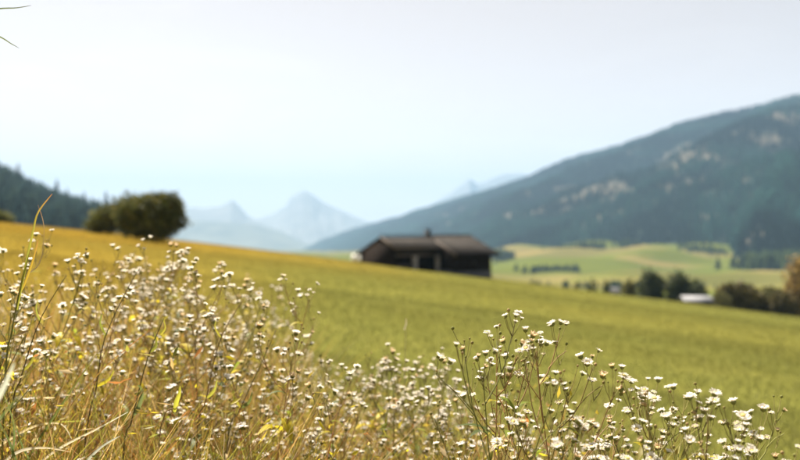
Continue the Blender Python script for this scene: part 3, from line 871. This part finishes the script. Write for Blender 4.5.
def leaf_mesh(seed, c):
    """a lance-shaped leaf along +X, folded along its rib and drooping"""
    r = random.Random(seed); b = MB()
    n = 7; L = 0.06; W = 0.010 * r.uniform(0.8, 1.3); v = []; f = []
    for i in range(n):
        q = i / (n - 1); w = W * math.sin(math.pi * min(1, q * 0.92 + 0.06)) ** 0.8 * (1.15 - 0.5 * q)
        z = 0.02 * q - 0.038 * q * q; k = 0.25 * w
        v += [(q * L, -w, z + k), (q * L, 0, z), (q * L, w, z + k)]
    for i in range(n - 1):
        a = i * 3
        f += [(a, a + 1, a + 4, a + 3), (a + 1, a + 2, a + 5, a + 4)]
    b.add(v, f, c)
    return b.mesh('leaf', M['leaf'], True)
LEAVES = [leaf_mesh(1, (0.16, 0.20, 0.025)), leaf_mesh(2, (0.44, 0.36, 0.02)), leaf_mesh(3, (0.24, 0.25, 0.02)), leaf_mesh(4, (0.10, 0.13, 0.035)), leaf_mesh(5, (0.50, 0.40, 0.03)), leaf_mesh(6, (0.28, 0.24, 0.03))]
LEAF_ARR = [mesh_arrays(m) for m in LEAVES]

def frame_z(d, rnd):
    return Vector(d).to_track_quat('Z', 'Y').to_matrix() @ Matrix.Rotation(rnd, 3, 'Z')

def gen_plant(seed, h=0.85, spread=1.0, nbr=None, lean_x=0.0, low=0.50):
    """the skeleton of one fleabane: stems (polyline, radii, colour), heads, buds, leaves"""
    r = random.Random(seed)
    stems, heads, buds, leaves = [], [], [], []
    la = r.uniform(0, 6.28); lean = r.uniform(0.02, 0.13) * h
    if lean_x: la = r.uniform(-0.7, 0.7); lean = lean_x * h * r.uniform(0.5, 1.3)
    def main(q):
        return np.array((math.cos(la) * lean * q * q + 0.012 * math.sin(q * 7 + seed), math.sin(la) * lean * q * q + 0.012 * math.cos(q * 6 + seed), h * q * 0.95))
    sc = [(0.15, 0.15, 0.04), (0.20, 0.145, 0.05), (0.19, 0.175, 0.055), (0.22, 0.13, 0.055)][r.randrange(4)]
    stems.append(([main(q) for q in np.linspace(0, 1, 9)], np.linspace(0.0021, 0.0009, 9), sc, 5))
    def corymb(p, d, n, ln):
        d = np.array(d) / np.linalg.norm(d)
        for i in range(n):
            a = i * 2.4 + r.random(); o = np.array((math.cos(a), math.sin(a), 0)) * r.uniform(0.25, 0.9)
            e = d * 0.7 + o + np.array((0, 0, 0.55)); e /= np.linalg.norm(e)
            s = p - d * r.uniform(0, 0.035)
            L = ln * r.uniform(0.5, 1.15); m = s + e * L * 0.55; t = m + (e * 0.75 + np.array((0, 0, 0.45))) * L * 0.5
            stems.append(([s, m, t], [0.0008, 0.0006, 0.00055], (0.19, 0.165, 0.06), 3))
            td = e * 0.55 + np.array((0, 0, 0.8)) + np.array((r.uniform(-.3, .3), r.uniform(-.3, .3), 0))
            if r.random() < 0.56:
                td = td + np.array((r.gauss(0, .28), r.gauss(0, .28), 0))
                heads.append((t, td, r.uniform(0.52, 1.18), r.choice((0, 0, 1, 1, 2, 2, 3, 3, 4, 5, 6, 7)), r.uniform(0, 6.28)))
            else:
                buds.append((t, td, r.uniform(0.6, 1.35), r.randrange(3)))
    nb = nbr or r.randint(6, 9)
    for i in range(nb):
        q = low + (0.97 - low) * (i + r.random() * 0.6) / nb
        a = i * 2.4 + r.uniform(-.4, .4); s = main(q)
        L = spread * h * (0.34 * (1.12 - q) + 0.075) * r.uniform(0.8, 1.25)
        o = np.array((math.cos(a), math.sin(a), 0))
        p1 = s + (o * 0.62 + np.array((0, 0, 0.78))) * L * 0.5
        p2 = p1 + (o * 0.34 + np.array((0, 0, 0.94))) * L * 0.5
        stems.append(([s, (s + p1) / 2 + o * 0.004, p1, p2], [0.0012, 0.0010, 0.0009, 0.0007], sc, 4))
        corymb(p2, o * 0.3 + np.array((0, 0, 1)), r.randint(4, 7), 0.034)
        # a side twig
        for _ in range(1):
            b = s + (p1 - s) * r.uniform(0.5, 1.0); a2 = a + r.choice((-1, 1)) * r.uniform(0.5, 1.1)
            o2 = np.array((math.cos(a2), math.sin(a2), 0)); e = b + (o2 * 0.7 + np.array((0, 0, 0.7))) * L * 0.45
            stems.append(([b, (b + e) / 2 + np.array((0, 0, 0.004)), e], [0.001, 0.0009, 0.0007], sc, 3))
            corymb(e, o2 * 0.5 + np.array((0, 0, 1)), r.randint(2, 3), 0.032)
        leaves.append((s, a, r.uniform(-0.2, 0.6), r.uniform(0.35, 0.85), r.randrange(6)))
    corymb(main(1), (0, 0, 1), r.randint(4, 7), 0.042)
    for i in range(r.randint(10, 16)):
        q = r.uniform(0.15, 0.85)
        leaves.append((main(q), r.uniform(0, 6.28), r.uniform(-0.5, 0.7), r.uniform(0.5, 1.35), r.randrange(6)))
    # bring the highest head to z = h exactly
    zt = max(t[2] for t, *_ in heads)
    k = h / zt
    S = lambda p: np.asarray(p) * np.array((1, 1, k))
    stems = [([S(p) for p in pl], rr, c, n) for pl, rr, c, n in stems]
    heads = [(S(t), *q) for t, *q in heads]; buds = [(S(t), *q) for t, *q in buds]; leaves = [(S(t), *q) for t, *q in leaves]
    return stems, heads, buds, leaves

def stem_mesh(stems):
    b = MB()
    for pl, rr, c, n in stems: b.tube(pl, rr, n, c, False)
    return b.mesh('stem', M['stem'])
def place_arr(mb, arr, p, R3, s):
    v, f, c = arr
    mb.v.append(np.asarray(p) + (v * s) @ np.array(R3).T); mb.f.extend((f + mb.n).tolist() if f.shape[1] == 3 else [t for q in (f + mb.n).tolist() for t in ((q[0], q[1], q[2]), (q[0], q[2], q[3]))]); mb.n += len(v); mb.c.append(c)

def leaf_rot(a, el): return Matrix.Rotation(a, 3, 'Z') @ Matrix.Rotation(-el, 3, 'Y')

def near_plant(u, v_top, y, seed, label, group, spread=1.0, nbr=None, head=1.0):
    """a fleabane in focus: every head and every leaf is an object"""
    x = (u - 400) / F * y; z0 = gz(x, y) - 0.02
    h = P(u, v_top, y).z - z0
    st, hd, bd, lv = gen_plant(seed, h, spread, nbr, 0.28 if u < 300 else 0.0)
    tipx = max(hd, key=lambda q: q[0][2])[0]
    root = empty('fleabane', (x - tipx[0], y - tipx[1], z0)); tag(root, label, 'flower', group)
    link('stem', stem_mesh(st), root)
    for t, td, s, k, a in hd:
        pet, disc, cup = HEADS[k]
        o = link('flower_head', pet, root); R3 = frame_z(td, a)
        o.matrix_local = Matrix.Translation(Vector(t)) @ R3.to_4x4() @ Matrix.Scale(s * head, 4)
        link('disc', disc, o); link('calyx', cup, o)
    if bd:
        b = MB()
        for t, td, s, k in bd: place_arr(b, BUD_ARR[k], t, frame_z(td, 0), s)
        tag(b.build('buds', M['cup'], root), kind='stuff')
    for t, a, el, s, k in lv:
        o = link('leaf', LEAVES[k], root)
        o.matrix_local = Matrix.Translation(Vector(t)) @ leaf_rot(a, el).to_4x4() @ Matrix.Scale(s, 4)

NEAR = [
 # the sharp clump right of centre
 (518, 315, 1.28, 1.15, 'fleabane with the topmost raised head of the sharp clump right of centre'),
 (566, 325, 1.32, 0.9, 'fleabane of the sharp clump with two lone heads at its upper right'),
 (541, 338, 1.42, 0.8, 'fleabane in the heart of the sharp clump right of centre'),
 (598, 352, 1.25, 0.8, 'fleabane leaning out at the right side of the sharp clump'),
 (497, 328, 1.36, 0.7, 'fleabane with dark stem on the left side of the sharp clump'),
 # the low drift at the lower right
 (622, 369, 1.25, 0.9, 'fleabane at the left start of the low drift, with two joined heads on top'),
 (648, 380, 1.30, 0.8, 'dense fleabane second in the low drift at the lower right'),
 (668, 388, 1.22, 0.9, 'fleabane with rusty withered sprigs in the low drift'),
 (690, 397, 1.30, 0.8, 'fleabane in the middle of the low drift at the lower right'),
 (714, 396, 1.15, 0.7, 'slender fleabane with one lone head standing clear above the low drift'),
 (734, 404, 1.18, 0.8, 'fleabane with large joined heads near the lower right corner'),
 (763, 411, 1.22, 0.7, 'fleabane with one raised tilted head near the lower right corner'),
 (798, 448, 1.12, 0.7, 'fleabane cut by the right picture edge at the very bottom'),
 (610, 420, 1.35, 0.8, 'fleabane low between the sharp clump and the low drift'),
 # the tall thicket on the left
 (52, 231, 1.95, 0.8, 'tall fleabane beside the reed blade with flat white cluster'),
 (78, 256, 1.80, 0.8, 'fleabane with tight pair of clusters right of the reed blade'),
 (30, 262, 1.70, 0.9, 'fleabane directly behind the reed blade'),
 (113, 247, 2.20, 0.8, 'fleabane with one solitary head before the golden slope left of the bush'),
 (150, 239, 2.20, 1.0, 'tallest fleabane standing in front of the dark bush'),
 (171, 246, 2.05, 0.9, 'fleabane right in front of the right side of the dark bush'),
 (196, 261, 2.0, 0.9, 'fleabane just right of the plants before the dark bush'),
 (222, 264, 2.3, 0.8, 'fleabane with small white tuft on the right shoulder of the thicket'),
 (247, 282, 2.1, 0.9, 'fleabane low on the right shoulder of the thicket'),
 (283, 277, 1.95, 0.7, 'last tall fleabane at the right end of the thicket, paired heads'),
 (130, 290, 1.75, 1.0, 'fleabane in the middle of the thicket with yellow leaves'),
 (10, 290, 1.55, 0.9, 'fleabane at the left picture edge below the reed blade'),
 (205, 305, 1.75, 0.9, 'fleabane with rusty stem in the lower thicket'),
 # the lower middle
 (330, 362, 1.85, 0.9, 'fleabane with broad flat white cluster starting the low middle part'),
 (357, 368, 1.75, 0.8, 'fleabane with rusty stems in the low middle part'),
 (388, 346, 2.35, 0.9, 'fleabane with blurred pale cluster in the low middle part'),
 (442, 350, 2.4, 0.9, 'farther fleabane at the right end of the low middle part'),
 (458, 396, 1.8, 0.8, 'fleabane with small pair of heads left of the sharp clump'),
]
for i, (u, v_, y, sp, lab) in enumerate(NEAR):
    g = 'fleabane of the sharp clump' if i < 5 else 'fleabane of the low drift' if i < 14 else 'fleabane of the tall thicket' if i < 27 else 'fleabane of the low middle part'
    near_plant(u, v_, y, 300 + i, lab, g, sp, None, 0.92 if i < 14 else 0.95)

# farther fleabane, out of focus: ten grown plants, copied
PROTO = []
for i in range(10):
    st, hd, bd, lv = gen_plant(500 + i, 0.85, 1.0, 10, 0.0, 0.30)
    sm = stem_mesh(st)
    b = MB(); q = MB()
    for t, td, s, k, a in hd:
        R3 = frame_z(td, a)
        for arr in HEAD_ARR[k]: place_arr(b, arr, t, R3, s)
    hm = b.mesh('flower_heads', M['petal'])
    for t, td, s, k in bd: place_arr(q, BUD_ARR[k], t, frame_z(td, 0), s)
    bm = q.mesh('buds', M['cup'])
    q = MB()
    for t, a, el, s, k in lv: place_arr(q, LEAF_ARR[k], t, leaf_rot(a, el), s)
    lm = q.mesh('leaves', M['leaf'])
    PROTO.append((sm, hm, bm, lm))
rng2 = random.Random(17)
def where(u, y, label):
    for lim, w in ((45, 'by the left picture edge'), (110, 'around the reed blade'), (190, 'below the dark bush'), (245, 'on the right shoulder'), (305, 'at the right end of the thicket'),
                   (350, 'nearest the thicket'), (400, 'under the lone seed stalk'), (440, 'between seed stalk and dry stalks'), (490, 'by the dry stalks'), (560, 'on its left side'), (625, 'on its right side'),
                   (690, 'at its left start'), (750, 'around its middle'), (999, 'by the right picture edge')):
        if u < lim: break
    far = y > (3.0 if u < 305 else 2.7 if u < 490 else 1.8 if u < 620 else 1.5)
    return ('farther blurred ' if far else 'nearer ') + label + ', ' + w
def far_plant(u, y, drop, label, group):
    label = where(u, y, label)
    x = (u - 400) / F * y; z0 = gz(x, y) - 0.02
    h = P(u, float(vtop(u)) + drop, y).z - z0
    if h < 0.35: return
    h = min(h, 1.05)
    root = empty('fleabane', (x, y, z0), rng2.uniform(0, 6.28)); tag(root, label, 'flower', group)
    s = h / 0.85; root.scale = (s ** 0.6, s ** 0.6, s)
    sm, hm, bm, lm = PROTO[rng2.randrange(10)]
    link('stem', sm, root); tag(link('flower_heads', hm, root), kind='stuff'); tag(link('buds', bm, root), kind='stuff'); tag(link('leaves', lm, root), kind='stuff')
ZONES = [
 (54, -60, 300, 1.6, 4.4, 10, 150, 'fleabane in the tall thicket', 'crowded fleabane of the thicket'),
 (28, 300, 480, 1.7, 3.8, 4, 90, 'fleabane in the low middle', 'crowded fleabane of the low middle'),
 (9, 480, 620, 1.6, 2.4, 70, 130, 'fleabane half hidden behind the sharp clump', 'hidden fleabane behind the sharp clump'),
 (8, 610, 830, 1.3, 1.8, 30, 90, 'fleabane hidden in the low drift', 'hidden fleabane of the drift'),
]
for n, u0, u1, y0, y1, d0, d1, lab, grp in ZONES:
    for i in range(n):
        far_plant(rng2.uniform(u0, u1), rng2.uniform(y0, y1), d0 + (d1 - d0) * rng2.random() ** 1.3, lab, grp)

# ------------------------------------------------------------------ tall grass stalks and blade tufts
def blade_strip(pts, widths, c, c2=None, up=(0, 0, 1)):
    """a grass blade: folded strip along a curve"""
    pts = np.asarray(pts, float); n = len(pts)
    d = np.gradient(pts, axis=0); d /= np.linalg.norm(d, axis=1)[:, None] + 1e-9
    s = np.cross(d, np.array((0.25, 1.0, 0.15))); s /= np.linalg.norm(s, axis=1)[:, None] + 1e-9
    nn = np.cross(s, d)
    w = np.asarray(widths)[:, None]
    v = np.stack([pts - s * w / 2 + nn * w * 0.18, pts, pts + s * w / 2 + nn * w * 0.18], 1).reshape(-1, 3)
    f = []
    for i in range(n - 1):
        a = i * 3; f += [(a, a + 1, a + 4, a + 3), (a + 1, a + 2, a + 5, a + 4)]
    c = np.array(c); c2 = c if c2 is None else np.array(c2)
    q = np.linspace(0, 1, n)[:, None]
    cols = np.repeat(c * (1 - q ** 3) + c2 * q ** 3, 3, 0)
    ff = [t for a in f for t in ((a[0], a[1], a[2]), (a[0], a[2], a[3]))]
    return mesh_np('blade', v, np.array(ff), M['leaf'], cols, True)

def curve(pts, n=14):
    pts = np.asarray(pts, float)
    t = np.linspace(0, len(pts) - 1, n); i = np.clip(t.astype(int), 0, len(pts) - 2); f = (t - i)[:, None]
    p0 = pts[np.clip(i - 1, 0, len(pts) - 1)]; p1 = pts[i]; p2 = pts[i + 1]; p3 = pts[np.clip(i + 2, 0, len(pts) - 1)]
    return 0.5 * ((2 * p1) + (-p0 + p2) * f + (2 * p0 - 5 * p1 + 4 * p2 - p3) * f ** 2 + (-p0 + 3 * p1 - 3 * p2 + p3) * f ** 3)
def UV(*a): return np.array([np.array(P(u, v, y)) for u, v, y in a])
def taper(n, w, k=0.5): q = np.linspace(0, 1, n); return w * np.clip(1 - q, 0.02, 1) ** k * np.clip(0.5 + 2 * q, 0, 1)

def stalk(name, label, base_u, y, stem_pts, blades_, group=None, rad=0.0022, c=(0.16, 0.16, 0.04)):
    x = (base_u - 400) / F * y; z0 = gz(x, y)
    root = empty(name, (x, y, z0)); tag(root, label, 'grass', group)
    o = np.array((x, y, z0))
    if stem_pts is not None:
        p = curve(np.concatenate([[o + (0, 0, -0.02)], UV(*stem_pts)]), 14) - o
        b = MB(); b.tube(p, np.linspace(rad, rad * 0.35, 14), 5, c); b.build('stem', M['stem'], root)
    for pts, w, c1, c2 in blades_:
        q = curve(UV(*pts), 14) - o
        me = blade_strip(q, taper(14, w), c1, c2); link('blade', me, root)
YG = (0.25, 0.26, 0.045); OR = (0.42, 0.17, 0.04); GR = (0.12, 0.16, 0.05); PG = (0.42, 0.44, 0.36); TAN_ = (0.50, 0.40, 0.22)
stalk('reed', 'tall reed blade with orange tip rising above the thicket at the left', -8, 1.45, [(4, 400, 1.45), (12, 330, 1.45), (24, 270, 1.45), (33, 232, 1.45)],
      [([(17, 310, 1.45), (26, 262, 1.445), (33, 230, 1.44), (38, 212, 1.44), (52, 194, 1.43)], 0.0065, (0.24, 0.24, 0.035), (0.30, 0.14, 0.05)), ([(22, 290, 1.45), (32, 262, 1.44), (38, 240, 1.43)], 0.006, (0.34, 0.24, 0.03), (0.30, 0.14, 0.05)),
       ([(26, 275, 1.45), (40, 262, 1.47), (44, 228, 1.5), (38, 205, 1.5)], 0.0022, TAN_, OR)])
stalk('reed', 'reed outside the picture whose dark leaf tips enter the upper left corner', -60, 1.30, [(-62, 300, 1.3), (-58, 150, 1.3), (-50, 20, 1.3)],
      [([(-56, 40, 1.3), (-30, 14, 1.3), (0, 8.6, 1.3), (16, 7.8, 1.3), (31, 5.4, 1.3)], 0.0034, GR, (0.12, 0.12, 0.06)), ([(-57, 60, 1.3), (-30, 25, 1.3), (0, 37, 1.3), (10, 43, 1.3), (19, 48, 1.3)], 0.0034, GR, (0.12, 0.12, 0.06))])
stalk('grass_stalk', 'dark green stem slanting up to the right in the lower left corner', 0, 1.45, None,
      [([(18, 475, 1.45), (45, 430, 1.45), (75, 385, 1.45), (98, 352, 1.45)], 0.006, (0.10, 0.13, 0.035), (0.25, 0.2, 0.04)), ([(30, 480, 1.5), (62, 420, 1.5), (100, 372, 1.5), (150, 330, 1.5)], 0.004, (0.20, 0.16, 0.04), OR)])
stalk('grass_stalk', 'pale grey green blurred blade at the left picture edge', -40, 0.85, None,
      [([(-30, 430, 0.85), (-8, 405, 0.85), (4, 385, 0.84), (14, 363, 0.83)], 0.010, PG, PG), ([(-40, 470, 0.9), (-10, 430, 0.9), (20, 395, 0.9)], 0.005, GR, GR)])
stalk('grass_stalk', 'bleached straw blades lying across the lower left corner', 60, 1.5, None,
      [([(-10, 452, 1.5), (30, 428, 1.5), (60, 424, 1.5), (72, 440, 1.5)], 0.0055, TAN_, PG), ([(30, 470, 1.45), (60, 448, 1.45), (95, 430, 1.45), (128, 412, 1.45)], 0.0055, (0.5, 0.44, 0.3), PG),
       ([(78, 470, 1.4), (100, 448, 1.4), (120, 436, 1.4)], 0.006, PG, PG), ([(-5, 470, 1.3), (18, 452, 1.3), (44, 448, 1.3), (70, 452, 1.3)], 0.006, (0.5, 0.46, 0.34), TAN_),
       ([(44, 424, 1.6), (60, 422, 1.6), (84, 421, 1.6)], 0.005, YG, YG)])
stalk('grass_stalk', 'crossing olive blades at the very lower left corner', 10, 1.3, None,
      [([(8, 480, 1.3), (14, 430, 1.3), (2, 390, 1.3)], 0.005, GR, (0.2, 0.2, 0.05)), ([(22, 480, 1.3), (8, 440, 1.3), (-6, 415, 1.3)], 0.006, GR, GR), ([(40, 480, 1.35), (22, 446, 1.35), (14, 420, 1.35)], 0.005, GR, (0.14, 0.16, 0.05)),
       ([(-4, 425, 1.4), (20, 400, 1.4), (36, 380, 1.4)], 0.003, (0.05, 0.05, 0.02), GR)])
stalk('grass_stalk', 'dark upright stem with a green leaf in the lower thicket', 110, 1.5, [(122, 470, 1.5), (132, 420, 1.5), (147, 360, 1.5), (164, 318, 1.5)],
      [([(134, 415, 1.5), (139, 405, 1.495), (142, 392, 1.49), (138, 385, 1.49)], 0.011, (0.14, 0.17, 0.06), GR), ([(150, 352, 1.5), (156, 345, 1.5), (154, 332, 1.5)], 0.008, YG, YG), ([(160, 335, 1.5), (165, 328, 1.5), (163, 318, 1.5)], 0.005, (0.32, 0.29, 0.04), YG)], rad=0.0020, c=(0.09, 0.08, 0.03))
DK = (0.075, 0.06, 0.028)
stalk('wild_stalk', 'dark slanting stem crossing below the reed blade', -10, 1.5, [(8, 440, 1.5), (22, 375, 1.5), (40, 320, 1.5), (66, 276, 1.5)],
      [([(24, 370, 1.5), (31, 362, 1.495), (36, 350, 1.49)], 0.008, (0.30, 0.28, 0.04), YG), ([(40, 322, 1.5), (36, 310, 1.495), (38, 300, 1.49)], 0.005, YG, YG)], rad=0.0019, c=DK)
stalk('wild_stalk', 'dark thin stem running up under the dark bush', 60, 1.6, [(84, 450, 1.6), (96, 390, 1.6), (104, 340, 1.6), (128, 288, 1.6), (140, 268, 1.6)],
      [([(97, 386, 1.6), (108, 380, 1.595), (114, 370, 1.59)], 0.008, (0.42, 0.36, 0.03), YG), ([(106, 336, 1.6), (100, 324, 1.595), (102, 314, 1.59)], 0.007, (0.22, 0.24, 0.04), GR)], rad=0.0018, c=DK)
stalk('wild_stalk', 'rusty brown stem arching up right of the yellow leaf', 190, 1.65, [(196, 450, 1.65), (206, 400, 1.65), (220, 340, 1.65), (243, 300, 1.65)],
      [([(207, 398, 1.65), (214, 390, 1.645), (217, 380, 1.64)], 0.008, (0.28, 0.28, 0.04), YG), ([(221, 338, 1.65), (215, 328, 1.645), (216, 320, 1.64)], 0.005, (0.32, 0.29, 0.04), YG)], rad=0.0018, c=(0.12, 0.065, 0.03))
stalk('wild_stalk', 'dark stem with paired leaves at the foot of the right shoulder', 215, 1.7, [(226, 455, 1.7), (240, 410, 1.7), (262, 362, 1.7), (276, 330, 1.7)],
      [([(241, 408, 1.7), (249, 402, 1.695), (252, 392, 1.69)], 0.009, (0.15, 0.18, 0.05), GR), ([(241, 408, 1.7), (235, 400, 1.695), (233, 390, 1.69)], 0.009, (0.36, 0.32, 0.04), YG)], rad=0.0018, c=DK)
stalk('grass_stalk', 'brown slanting stem with glowing yellow leaf in the lower thicket', 150, 1.55, [(158, 450, 1.55), (178, 405, 1.55), (190, 375, 1.55)],
      [([(174, 412, 1.55), (176, 402, 1.545), (179, 394, 1.54), (180, 386, 1.54)], 0.012, (0.34, 0.34, 0.04), (0.32, 0.31, 0.04))], rad=0.0018, c=(0.20, 0.12, 0.05))
stalk('grass_stalk', 'thin brown dry stalk standing between low middle and sharp clump', 480, 1.45, None,
      [([(483, 475, 1.45), (484, 440, 1.45), (482, 420, 1.45)], 0.003, (0.18, 0.13, 0.05), (0.25, 0.18, 0.08)), ([(518, 470, 1.4), (508, 425, 1.4), (500, 398, 1.4), (499, 392, 1.4)], 0.003, (0.22, 0.12, 0.06), (0.3, 0.2, 0.1)),
       ([(470, 475, 1.6), (495, 445, 1.6), (520, 420, 1.6)], 0.006, (0.34, 0.28, 0.13), TAN_), ([(478, 480, 1.6), (505, 440, 1.6), (526, 402, 1.6)], 0.005, (0.34, 0.25, 0.10), TAN_)])
stalk('grass_stalk', 'single pale seed stalk standing alone over the green meadow in the middle', 404, 2.3, [(404, 420, 2.3), (405, 360, 2.3), (406, 322, 2.3)], [([(404, 330, 2.3), (406, 324, 2.3), (406, 318, 2.3)], 0.006, (0.5, 0.45, 0.30), TAN_)], rad=0.0018, c=(0.3, 0.26, 0.12))

# ------------------------------------------------------------------ the air of the valley
b = MB(); b.box(-15500, 15500, -2600, 13600, -420, 900)
hm, nt, pb = nodes('haze')
nt.nodes.remove(pb)
pv = nt.nodes.new('ShaderNodeVolumePrincipled')
pv.inputs['Color'].default_value = (*HAZE_COLOR, 1)
pv.inputs['Density'].default_value = HAZE_DENSITY
pv.inputs['Anisotropy'].default_value = 0.0
pv.inputs['Density Attribute'].default_value = ''
pv.inputs['Temperature Attribute'].default_value = ''
nt.links.new(pv.outputs['Volume'], nt.nodes['Material Output'].inputs['Volume'])
hm.cycles.homogeneous_volume = True if hasattr(hm.cycles, 'homogeneous_volume') else None
o = b.build('haze', hm)
tag(o, 'pale blue haze filling the valley air', kind='stuff')
